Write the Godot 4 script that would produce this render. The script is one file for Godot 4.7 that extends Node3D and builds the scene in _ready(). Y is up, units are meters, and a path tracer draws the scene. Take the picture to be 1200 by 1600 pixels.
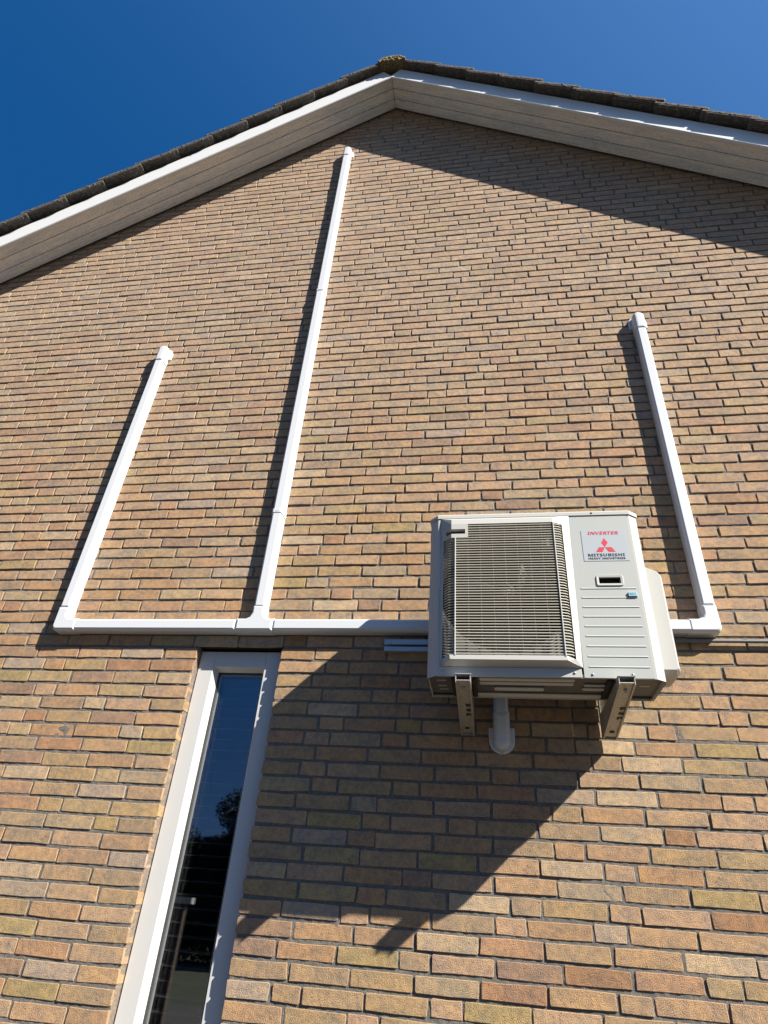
extends Node3D
# Gable wall of a brick house with an outdoor unit, white ducts and a narrow window.
# Wall face is z = 0, x to the right, y up, metres.

const COURSE := 0.061          # brick course height
const ROW0 := 2.5722           # bed joint above the window
const MOD := 0.2212            # stretcher plus joint
const JOINT := 0.0108
const APEX := Vector2(-0.692, 7.70)
const SLOPE_L := 0.685
const SLOPE_R := 0.705
const OVER := 0.28             # roof overhang
const WX0 := -1.352            # window opening
const WX1 := -0.937
const WY0 := 0.95
const CAM_POS := Vector3(0, 1.55, 2.62)
const CAM_X := Vector3(0.98684, 0.06579, -0.14768)
const CAM_Y := Vector3(0.02716, 0.83301, 0.55259)
const CAM_Z := Vector3(0.15938, -0.54933, 0.82026)
const FOV := 79.17
const SUN := Vector3(1.72, 1.64, 1.0)
const EXPOSURE := 2.5

var rng := RandomNumberGenerator.new()
var M := {}
var counts := {}


class Geo:
	var v := PackedVector3Array()
	var n := PackedVector3Array()
	var c := PackedColorArray()
	var col := Color.WHITE
	var colored := false
	var xf := Transform3D()

	func raw(a: Vector3, b: Vector3, d: Vector3, na: Vector3, nb: Vector3, nd: Vector3) -> void:
		if (b - a).cross(d - a).dot(na + nb + nd) > 0.0:      # front faces run clockwise
			v.append(a); v.append(d); v.append(b)
			n.append(na); n.append(nd); n.append(nb)
		else:
			v.append(a); v.append(b); v.append(d)
			n.append(na); n.append(nb); n.append(nd)
		if colored:
			c.append(col); c.append(col); c.append(col)

	func tri(a: Vector3, b: Vector3, d: Vector3, out: Vector3) -> void:
		a = xf * a; b = xf * b; d = xf * d
		var nn := (b - a).cross(d - a)
		if nn.length_squared() < 1e-16:
			return
		nn = nn.normalized()
		if nn.dot(xf.basis * out) < 0.0:
			nn = -nn
		raw(a, b, d, nn, nn, nn)

	func face(p: Array, out: Vector3) -> void:
		for i in range(1, p.size() - 1):
			tri(p[0], p[i], p[i + 1], out)

	func smooth(a: Vector3, b: Vector3, d: Vector3, na: Vector3, nb: Vector3, nd: Vector3) -> void:
		raw(xf * a, xf * b, xf * d, (xf.basis * na).normalized(), (xf.basis * nb).normalized(), (xf.basis * nd).normalized())

	func box(lo: Vector3, hi: Vector3, ch := 0.0) -> void:
		# a box with chamfered edges
		var ctr := (lo + hi) / 2.0
		var h := (hi - lo) / 2.0
		var k := minf(ch, minf(h.x, minf(h.y, h.z)) * 0.9)
		for ax in 3:
			var bx := (ax + 1) % 3
			var cx := (ax + 2) % 3
			for s in [-1.0, 1.0]:
				var q := []
				for w in [[-1, -1], [1, -1], [1, 1], [-1, 1]]:
					var p := Vector3()
					p[ax] = s * h[ax]
					p[bx] = w[0] * (h[bx] - k)
					p[cx] = w[1] * (h[cx] - k)
					q.append(ctr + p)
				var o := Vector3()
				o[ax] = s
				face(q, o)
				if k > 0.0:
					for t in [-1.0, 1.0]:
						var e := []
						for w in [[0, -1], [0, 1], [1, 1], [1, -1]]:
							var p2 := Vector3()
							p2[ax] = s * (h[ax] - (k if w[0] else 0.0))
							p2[bx] = t * (h[bx] - (0.0 if w[0] else k))
							p2[cx] = w[1] * (h[cx] - k)
							e.append(ctr + p2)
						var o2 := Vector3()
						o2[ax] = s
						o2[bx] = t
						face(e, o2)
		if k > 0.0:
			for sx in [-1.0, 1.0]:
				for sy in [-1.0, 1.0]:
					for sz in [-1.0, 1.0]:
						var s3 := Vector3(sx, sy, sz)
						tri(ctr + s3 * Vector3(h.x, h.y - k, h.z - k), ctr + s3 * Vector3(h.x - k, h.y, h.z - k), ctr + s3 * Vector3(h.x - k, h.y - k, h.z), s3)

	func inset(poly: PackedVector2Array, d: float) -> PackedVector2Array:
		# counter-clockwise outline moved inwards
		var r := PackedVector2Array()
		var m := poly.size()
		for i in m:
			var p := poly[i]
			var e0 := (p - poly[(i + m - 1) % m]).normalized()
			var e1 := (poly[(i + 1) % m] - p).normalized()
			var n0 := Vector2(-e0.y, e0.x)
			var n1 := Vector2(-e1.y, e1.x)
			var b := n0 + n1
			r.append(p + b / maxf(0.3, b.length_squared() / 2.0) * d)
		return r

	func levels(poly: PackedVector2Array, lv: Array, back := false) -> void:
		# a plate in xy, built up along z: lv = [[z, inset], ...]
		var rings := []
		for l in lv:
			rings.append(inset(poly, l[1]) if l[1] != 0.0 else poly)
		var m := poly.size()
		for k in range(lv.size() - 1):
			for i in m:
				var j := (i + 1) % m
				var e := poly[j] - poly[i]
				var o := Vector3(e.y, -e.x, 0).normalized() + Vector3(0, 0, 0.3 if lv[k + 1][1] > lv[k][1] else 0.0)
				var a: Vector2 = rings[k][i]
				var b: Vector2 = rings[k][j]
				var c2: Vector2 = rings[k + 1][j]
				var d2: Vector2 = rings[k + 1][i]
				face([Vector3(a.x, a.y, lv[k][0]), Vector3(b.x, b.y, lv[k][0]), Vector3(c2.x, c2.y, lv[k + 1][0]), Vector3(d2.x, d2.y, lv[k + 1][0])], o)
		cap(rings[-1], lv[-1][0], Vector3(0, 0, 1))
		if back:
			cap(rings[0], lv[0][0], Vector3(0, 0, -1))

	func cap(poly: PackedVector2Array, z: float, out: Vector3) -> void:
		var ix := Geometry2D.triangulate_polygon(poly)
		for i in range(0, ix.size(), 3):
			var a := poly[ix[i]]
			var b := poly[ix[i + 1]]
			var d := poly[ix[i + 2]]
			tri(Vector3(a.x, a.y, z), Vector3(b.x, b.y, z), Vector3(d.x, d.y, z), out)

	func tube(path: Array, r: float, sides := 12) -> void:
		for k in range(path.size() - 1):
			var d: Vector3 = (path[k + 1] - path[k]).normalized()
			var u := d.cross(Vector3.UP if absf(d.y) < 0.9 else Vector3.RIGHT).normalized()
			var w := d.cross(u)
			for i in sides:
				var a0 := TAU * i / sides
				var a1 := TAU * (i + 1) / sides
				var n0 := u * cos(a0) + w * sin(a0)
				var n1 := u * cos(a1) + w * sin(a1)
				smooth(path[k] + n0 * r, path[k] + n1 * r, path[k + 1] + n1 * r, n0, n1, n1)
				smooth(path[k] + n0 * r, path[k + 1] + n1 * r, path[k + 1] + n0 * r, n0, n1, n0)
				tri(path[k], path[k] + n0 * r, path[k] + n1 * r, -d)
				tri(path[k + 1], path[k + 1] + n0 * r, path[k + 1] + n1 * r, d)

	func dome(at: Vector3, axis: Vector3, r: float, h: float, sides := 10) -> void:
		var u := axis.cross(Vector3.UP if absf(axis.y) < 0.9 else Vector3.RIGHT).normalized()
		var w := axis.cross(u)
		for k in 3:
			var f0 := PI / 2 * k / 3.0
			var f1 := PI / 2 * (k + 1) / 3.0
			for i in sides:
				var q := []
				var m := []
				for t in [[f0, i], [f0, i + 1], [f1, i + 1], [f1, i]]:
					var d: Vector3 = u * cos(TAU * t[1] / sides) + w * sin(TAU * t[1] / sides)
					q.append(at + d * r * cos(t[0]) + axis * h * sin(t[0]))
					m.append((d * cos(t[0]) + axis * sin(t[0])).normalized())
				smooth(q[0], q[1], q[2], m[0], m[1], m[2])
				if k < 2:
					smooth(q[0], q[2], q[3], m[0], m[2], m[3])

	func mesh(mat: Material) -> ArrayMesh:
		var a := []
		a.resize(Mesh.ARRAY_MAX)
		a[Mesh.ARRAY_VERTEX] = v
		a[Mesh.ARRAY_NORMAL] = n
		if colored:
			a[Mesh.ARRAY_COLOR] = c
		var m := ArrayMesh.new()
		m.add_surface_from_arrays(Mesh.PRIMITIVE_TRIANGLES, a)
		m.surface_set_material(0, mat)
		return m


# ---------------------------------------------------------------- helpers
func geo(colored := false) -> Geo:
	var g := Geo.new()
	g.colored = colored
	return g

func numbered(called: String) -> String:
	var k: int = counts.get(called, 0)
	counts[called] = k + 1
	return called if k == 0 else "%s_%03d" % [called, k]

func put(called: String, g: Geo, mat: Material, parent: Node3D) -> MeshInstance3D:
	return put_mesh(called, g.mesh(mat), parent)

func put_mesh(called: String, mesh: Mesh, parent: Node3D) -> MeshInstance3D:
	var o := MeshInstance3D.new()
	o.mesh = mesh
	o.name = numbered(str(parent.get_instance_id()) + "/" + called).get_slice("/", 1)
	parent.add_child(o, true)
	return o

func thing(called: String, label: String, category: String, at := Vector3.ZERO, group := "") -> Node3D:
	var o := Node3D.new()
	o.name = numbered(called)
	o.position = at
	add_child(o, true)
	o.set_meta("label", label)
	o.set_meta("category", category)
	if group:
		o.set_meta("group", group)
	return o

func node(called: String, parent: Node3D, at := Vector3.ZERO) -> Node3D:
	var o := Node3D.new()
	o.name = called
	o.position = at
	parent.add_child(o, true)
	return o

func lin(r: float, g: float, b: float) -> Color:      # real-world base colour -> albedo_color
	return Color(r, g, b).linear_to_srgb()

func mat(color: Color, rough := 0.6, metal := 0.0, tex: Texture2D = null, height: Texture2D = null, scale := 1.0, relief := 0.1) -> StandardMaterial3D:
	var m := StandardMaterial3D.new()
	m.albedo_color = color
	m.roughness = rough
	m.metallic = metal
	if tex or height:
		m.uv1_triplanar = true
		m.uv1_world_triplanar = true
		m.uv1_scale = Vector3.ONE * scale
		m.albedo_texture = tex
		if height:
			m.heightmap_enabled = true
			m.heightmap_texture = height
			m.heightmap_scale = relief
	return m

func noise_img(sd: int, freq: float, size: int, octaves := 4, type := FastNoiseLite.TYPE_SIMPLEX_SMOOTH) -> Image:
	var f := FastNoiseLite.new()
	f.seed = sd
	f.noise_type = type
	f.frequency = freq
	f.fractal_octaves = octaves
	var im := f.get_seamless_image(size, size)
	im.convert(Image.FORMAT_L8)
	return im

func roof_y(x: float) -> float:
	return APEX.y - absf(x - APEX.x) * (SLOPE_R if x > APEX.x else SLOPE_L)

func rect(x0: float, y0: float, x1: float, y1: float) -> PackedVector2Array:
	return PackedVector2Array([Vector2(x0, y0), Vector2(x1, y0), Vector2(x1, y1), Vector2(x0, y1)])

func pixel(p: Vector3) -> Vector3:                   # x, y in -1..1 across the frame, depth
	var d := p - CAM_POS
	var z := -d.dot(CAM_Z)
	var t := tan(deg_to_rad(FOV / 2.0))
	return Vector3(d.dot(CAM_X) / (z * t * 0.75), d.dot(CAM_Y) / (z * t), z)


func _ready() -> void:
	rng.seed = 20417
	# ---- camera
	var cam := Camera3D.new()
	cam.name = "camera"
	cam.fov = FOV
	cam.near = 0.05
	cam.far = 600.0
	cam.transform = Transform3D(Basis(CAM_X, CAM_Y, CAM_Z).orthonormalized(), CAM_POS)
	add_child(cam)
	cam.current = true
	# ---- sky and exposure
	var env := Environment.new()
	env.background_mode = Environment.BG_SKY
	env.sky = Sky.new()
	env.sky.sky_material = sky_material()
	env.tonemap_mode = Environment.TONE_MAPPER_LINEAR
	env.tonemap_exposure = EXPOSURE
	env.sdfgi_enabled = true
	env.ssao_enabled = true
	env.ssil_enabled = true
	var we := WorldEnvironment.new()
	we.name = "environment"
	we.environment = env
	add_child(we)
	# ---- sun
	var sun := DirectionalLight3D.new()
	sun.name = "sun"
	sun.light_energy = 1.6
	sun.light_color = Color(1.0, 0.972, 0.93)
	sun.light_angular_distance = 0.5
	sun.shadow_enabled = true
	sun.look_at_from_position(SUN * 10.0, Vector3.ZERO, Vector3.UP)
	add_child(sun)

	make_materials()
	make_ground()
	make_house()
	make_ducts()
	make_mounting()
	make_unit()
	make_garden()


func sky_material() -> PanoramaSkyMaterial:
	var w := 512
	var h := 256
	var im := Image.create(w, h, false, Image.FORMAT_RGBF)
	var s := SUN.normalized()
	for j in h:
		var el := PI / 2 - PI * (j + 0.5) / h
		for i in w:
			var a := TAU * (i + 0.5) / w
			var d := Vector3(sin(a) * cos(el), sin(el), -cos(a) * cos(el))
			var cg := d.dot(s)
			var up := maxf(d.y, 0.0)
			var f := pow(maxf(cg, 0.0), 2.0)
			var c := Vector3(0.009, 0.090, 0.295) + Vector3(0.15, 0.29, 0.57) * f
			c += Vector3(0.9, 0.85, 0.75) * pow(maxf(cg, 0.0), 40.0)
			var hz := pow(1.0 - up, 6.0)
			c = c.lerp(Vector3(0.14, 0.26, 0.48) * (1.0 + 0.5 * f), hz * 0.85)
			if d.y < 0.0:
				c = c.lerp(Vector3(0.06, 0.06, 0.05), clampf(-d.y * 6.0, 0.0, 1.0))
			c /= EXPOSURE
			im.set_pixel(i, j, Color(c.x, c.y, c.z))
	var p := PanoramaSkyMaterial.new()
	p.panorama = ImageTexture.create_from_image(im)
	return p


# ---------------------------------------------------------------- materials
func make_materials() -> void:
	var size := 1024
	var fine := noise_img(3, 0.14, size, 3)
	var mid := noise_img(7, 0.022, size, 4)
	var big := noise_img(11, 0.006, size, 3)
	var spot := noise_img(19, 0.05, size, 2)
	var colour := Image.create(size, size, false, Image.FORMAT_RGB8)
	var high := Image.create(size, size, false, Image.FORMAT_L8)
	var mcol := Image.create(size, size, false, Image.FORMAT_RGB8)
	var mhigh := Image.create(size, size, false, Image.FORMAT_L8)
	var fd := fine.get_data()
	var md := mid.get_data()
	var bd := big.get_data()
	var sd := spot.get_data()
	var cd := PackedByteArray()
	var hd := PackedByteArray()
	var mc := PackedByteArray()
	var mh := PackedByteArray()
	cd.resize(size * size * 3)
	hd.resize(size * size)
	mc.resize(size * size * 3)
	mh.resize(size * size)
	for k in size * size:
		var f := fd[k] / 255.0
		var m := md[k] / 255.0
		var b := bd[k] / 255.0
		var s := sd[k] / 255.0
		var pit := clampf((s - 0.82) * 14.0, 0.0, 1.0)
		var lime := clampf((0.17 - s) * 14.0, 0.0, 1.0) * clampf((b - 0.45) * 5.0, 0.0, 1.0)
		var t := 0.88 + 0.20 * (m - 0.5) + 0.18 * (b - 0.5) + 0.46 * (f - 0.5)
		t = t * (1.0 - 0.22 * pit)
		var warm := (b - 0.5) * 0.16 + (m - 0.5) * 0.08
		cd[3 * k] = int(255.0 * clampf(lerpf(t, 1.0, lime * 0.5), 0.0, 1.0))
		cd[3 * k + 1] = int(255.0 * clampf(lerpf(t - warm * 0.35, 1.0, lime * 0.7), 0.0, 1.0))
		cd[3 * k + 2] = int(255.0 * clampf(lerpf(t - warm, 1.0, lime), 0.0, 1.0))
		hd[k] = int(255.0 * clampf(0.5 + 0.42 * (m - 0.5) + 0.6 * (f - 0.5) - 0.25 * pit, 0.0, 1.0))
		var g := 0.80 + 0.45 * (f - 0.5) + 0.2 * (m - 0.5) - 0.25 * pit
		mc[3 * k] = int(255.0 * clampf(g, 0.0, 1.0))
		mc[3 * k + 1] = int(255.0 * clampf(g, 0.0, 1.0))
		mc[3 * k + 2] = int(255.0 * clampf(g, 0.0, 1.0))
		mh[k] = int(255.0 * clampf(0.5 + 0.6 * (m - 0.5) + 0.7 * (f - 0.5), 0.0, 1.0))
	colour.set_data(size, size, false, Image.FORMAT_RGB8, cd)
	high.set_data(size, size, false, Image.FORMAT_L8, hd)
	mcol.set_data(size, size, false, Image.FORMAT_RGB8, mc)
	mhigh.set_data(size, size, false, Image.FORMAT_L8, mh)
	var tc := ImageTexture.create_from_image(colour)
	var th := ImageTexture.create_from_image(high)
	var tm := ImageTexture.create_from_image(mcol)
	var tmh := ImageTexture.create_from_image(mhigh)
	M.tc = tc
	M.th = th
	# brick tones: real-world base colours
	var tones := []
	var base := [
		[0.410, 0.262, 0.142, 4.5], [0.420, 0.265, 0.148, 3.5], [0.410, 0.240, 0.126, 3.2], [0.395, 0.220, 0.120, 2.2],
		[0.405, 0.240, 0.150, 2.4], [0.400, 0.268, 0.135, 1.5], [0.375, 0.255, 0.155, 1.4], [0.345, 0.180, 0.104, 0.6],
		[0.385, 0.270, 0.185, 1.2], [0.460, 0.325, 0.198, 1.2], [0.350, 0.215, 0.130, 0.9], [0.430, 0.285, 0.138, 0.5]]
	for b in base:
		for v in 2:
			var k := rng.randf_range(0.92, 1.06)
			var grey: float = 0.07 * (b[0] + b[1] + b[2]) / 3.0 * k * 1.08
			tones.append({"c": Color(b[0] * k * 1.055 * 0.93 + grey, b[1] * k * 1.095 * 0.93 * rng.randf_range(0.97, 1.03) + grey, b[2] * k * 1.05 * 0.93 * rng.randf_range(0.92, 1.08) + grey), "w": b[3], "grey": b[2] / b[0]})
	for t in tones:
		t.m = mat(Color(t.c.r, t.c.g, t.c.b).linear_to_srgb(), 0.92, 0.0, tc, th, 1.55, 0.22)
		t.m.metallic_specular = 0.3
	M.tones = tones
	var all := mat(Color.WHITE, 0.92, 0.0, tc, th, 1.55, 0.22)
	all.vertex_color_use_as_albedo = true
	all.metallic_specular = 0.3
	M.brick_all = all
	M.mortar = mat(lin(0.215, 0.20, 0.175), 0.95, 0.0, tm, tmh, 2.1, 0.35)
	M.reveal = mat(lin(0.37, 0.29, 0.22), 0.95, 0.0, tm, tmh, 2.4, 0.5)
	M.pvc = mat(lin(0.54, 0.555, 0.565), 0.35)
	M.pvc_trim = mat(lin(0.60, 0.61, 0.61), 0.4)
	M.casing = mat(lin(0.41, 0.405, 0.37), 0.42)
	M.casing_front = mat(lin(0.36, 0.372, 0.345), 0.45)
	M.grille = mat(lin(0.42, 0.395, 0.32), 0.5)
	M.dark = mat(lin(0.018, 0.017, 0.016), 0.7)
	M.coil = mat(lin(0.02, 0.019, 0.017), 0.55)
	M.shroud = mat(lin(0.13, 0.125, 0.115), 0.55)
	M.blade = mat(lin(0.035, 0.033, 0.03), 0.5)
	M.steel = mat(lin(0.66, 0.63, 0.53), 0.42, 0.35, tm, null, 3.0)
	M.zinc = mat(lin(0.42, 0.43, 0.43), 0.42, 0.6)
	M.basepan = mat(lin(0.50, 0.49, 0.44), 0.5, 0.05)
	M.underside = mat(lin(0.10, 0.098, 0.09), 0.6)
	M.rubber = mat(lin(0.02, 0.02, 0.022), 0.8)
	M.conduit = mat(lin(0.11, 0.115, 0.12), 0.5)
	M.frame = mat(lin(0.47, 0.465, 0.445), 0.38)
	M.gasket = mat(lin(0.03, 0.032, 0.032), 0.6)
	var glass := StandardMaterial3D.new()
	glass.albedo_color = Color(0, 0, 0, 0.02)
	glass.transparency = BaseMaterial3D.TRANSPARENCY_ALPHA
	glass.roughness = 0.0
	glass.metallic = 0.0
	glass.metallic_specular = 0.5
	M.glass = glass
	var coat := StandardMaterial3D.new()
	var white := Image.create(4, 4, false, Image.FORMAT_RGB8)
	white.fill(Color.WHITE)
	coat.albedo_color = Color(0.92, 0.95, 1.0, 0.13)
	coat.albedo_texture = ImageTexture.create_from_image(white)
	coat.transparency = BaseMaterial3D.TRANSPARENCY_ALPHA
	coat.roughness = 0.02
	coat.metallic = 1.0
	M.coat = coat
	M.slat = mat(lin(0.05, 0.055, 0.06), 0.6)
	M.soffit = mat(lin(0.86, 0.85, 0.82), 0.6, 0.0, tc, null, 0.9)
	M.soffit.uv1_scale = Vector3(0.25, 0.9, 2.2)
	var tile := mat(Color.WHITE, 0.95, 0.0, tile_tex(), tmh, 2.6, 0.5)
	M.tile = tile
	M.ridge = mat(Color.WHITE, 0.95, 0.0, lichen_tex(), tmh, 3.2, 0.6)
	M.deck = mat(lin(0.05, 0.045, 0.04), 0.9)
	M.room = mat(lin(0.03, 0.028, 0.026), 0.9)
	M.red = mat(lin(0.52, 0.015, 0.035), 0.5)
	M.black = mat(lin(0.015, 0.016, 0.022), 0.5)
	M.blue = mat(lin(0.05, 0.30, 0.47), 0.5)
	M.paleblue = mat(lin(0.34, 0.46, 0.49), 0.5)
	M.plate = mat(lin(0.375, 0.40, 0.41), 0.38, 0.1)
	M.lawn = mat(lin(0.05, 0.06, 0.025), 0.95, 0.0, tm, null, 0.4)
	M.paving = mat(lin(0.075, 0.07, 0.062), 0.95, 0.0, tm, null, 0.8)
	M.bark = mat(lin(0.07, 0.05, 0.035), 0.95)
	var leaf := mat(lin(0.016, 0.024, 0.010), 0.85)
	M.leaf = leaf
	M.wood = mat(lin(0.07, 0.05, 0.035), 0.8)

func tile_tex() -> ImageTexture:
	var size := 512
	var a := noise_img(31, 0.02, size, 4).get_data()
	var b := noise_img(37, 0.09, size, 3).get_data()
	var d := PackedByteArray()
	d.resize(size * size * 3)
	for k in size * size:
		var t := 0.072 + 0.05 * (a[k] / 255.0 - 0.5) + 0.09 * (b[k] / 255.0 - 0.5)
		var li := clampf((a[k] / 255.0 - 0.60) * 6.0, 0.0, 1.0) * clampf((b[k] / 255.0 - 0.45) * 4.0, 0.0, 1.0)
		var c := Color(t * 1.1, t * 0.98, t * 0.86).lerp(Color(0.26, 0.24, 0.20), li * 0.8).linear_to_srgb()
		d[3 * k] = c.r8
		d[3 * k + 1] = c.g8
		d[3 * k + 2] = c.b8
	return ImageTexture.create_from_image(Image.create_from_data(size, size, false, Image.FORMAT_RGB8, d))

func lichen_tex() -> ImageTexture:
	var size := 512
	var a := noise_img(41, 0.025, size, 4).get_data()
	var b := noise_img(43, 0.08, size, 3).get_data()
	var d := PackedByteArray()
	d.resize(size * size * 3)
	for k in size * size:
		var t := 0.09 + 0.1 * (b[k] / 255.0 - 0.5)
		var li := clampf((a[k] / 255.0 * 0.7 + b[k] / 255.0 * 0.3 - 0.43) * 8.0, 0.0, 1.0)
		var c := Color(t * 1.1, t * 0.98, t * 0.85).lerp(Color(0.30, 0.20, 0.04), li * 0.75).linear_to_srgb()
		d[3 * k] = c.r8
		d[3 * k + 1] = c.g8
		d[3 * k + 2] = c.b8
	return ImageTexture.create_from_image(Image.create_from_data(size, size, false, Image.FORMAT_RGB8, d))


# ---------------------------------------------------------------- ground
func make_ground() -> void:
	var g := geo()
	g.face([Vector3(-250, 0, -250), Vector3(250, 0, -250), Vector3(250, 0, 250), Vector3(-250, 0, 250)], Vector3.UP)
	var o := put("lawn", g, M.lawn, self)
	o.set_meta("kind", "structure")
	o.set_meta("label", "dark green lawn stretching away from the brick house")
	g = geo()
	g.face([Vector3(-14, 0.004, 0.0), Vector3(14, 0.004, 0.0), Vector3(14, 0.004, 11), Vector3(-14, 0.004, 11)], Vector3.UP)
	o = put("paving", g, M.paving, self)
	o.set_meta("kind", "structure")
	o.set_meta("label", "grey paving in front of the brick gable wall")


# ---------------------------------------------------------------- house
func make_house() -> void:
	var house := thing("brick_house", "yellow-brown brick house gable with white verge boards, dark roof tiles and one narrow window", "house", Vector3(APEX.x, 0, 0))
	house.position = Vector3.ZERO
	make_wall(house)
	make_window(house)
	make_roof(house)


func brick_shape(l: float, h: float, deep: float) -> PackedVector3Array:
	# corners of one hand-formed brick: ten-cornered face, a worn edge and the sides; triples of points
	var x := l / 2.0
	var y := h / 2.0
	var cc := 0.0035
	var p := PackedVector2Array()
	for w in [[-x + cc, -y], [rng.randf_range(-0.4, 0.4) * x, -y], [x - cc, -y], [x, -y + cc], [x, y - cc], [x - cc, y], [rng.randf_range(-0.4, 0.4) * x, y], [-x + cc, y], [-x, y - cc], [-x, -y + cc]]:
		p.append(Vector2(w[0], w[1]) + Vector2(rng.randf_range(-0.0032, 0.0022), rng.randf_range(-0.0024, 0.0018)))
	var g := geo()
	var zs := []
	for i in 10:
		zs.append(rng.randf_range(-0.0003, 0.0002))
	var inner := g.inset(p, 0.0016)
	var mid := Vector3(rng.randf_range(-0.1, 0.1) * x, rng.randf_range(-0.2, 0.2) * y, rng.randf_range(-0.0001, 0.0002))
	for i in 10:
		var j := (i + 1) % 10
		var a := Vector3(inner[i].x, inner[i].y, zs[i])
		var b := Vector3(inner[j].x, inner[j].y, zs[j])
		var c := Vector3(p[i].x, p[i].y, zs[i] - 0.0012)
		var d := Vector3(p[j].x, p[j].y, zs[j] - 0.0012)
		var e := p[j] - p[i]
		var o := Vector3(e.y, -e.x, 0).normalized()
		g.tri(mid, a, b, Vector3(0, 0, 1))
		g.face([a, b, d, c], o + Vector3(0, 0, 1))
		g.face([c, d, Vector3(p[j].x, p[j].y, -deep), Vector3(p[i].x, p[i].y, -deep)], o)
	var r := PackedVector3Array()
	r.append_array(g.v)
	r.append_array(g.n)
	return r


func grid(g: PackedVector3Array, ix: PackedInt32Array, x0: float, x1: float, y0: float, y1: float, step: float, f: FastNoiseLite) -> void:
	var nx := int(ceil((x1 - x0) / step))
	var ny := int(ceil((y1 - y0) / step))
	var at := g.size()
	for j in ny + 1:
		for i in nx + 1:
			var x := lerpf(x0, x1, float(i) / nx)
			var y := minf(lerpf(y0, y1, float(j) / ny), roof_y(x) + 0.11)
			g.append(Vector3(x, y, lerpf(-0.0034, -0.0058, clampf((y - 2.2) / 1.2, 0.0, 1.0)) + 0.0030 * f.get_noise_2d(x * 100.0, y * 100.0) + 0.0027 * maxf(0.0, f.get_noise_2d(x * 22.0 + 400.0, y * 30.0) - 0.12)))
	for j in ny:
		for i in nx:
			var a := at + j * (nx + 1) + i
			if g[a + nx + 1].y - g[a].y < 1e-5 and g[a + nx + 2].y - g[a + 1].y < 1e-5:
				continue
			ix.append_array(PackedInt32Array([a, a + nx + 1, a + 1, a + 1, a + nx + 1, a + nx + 2]))


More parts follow.
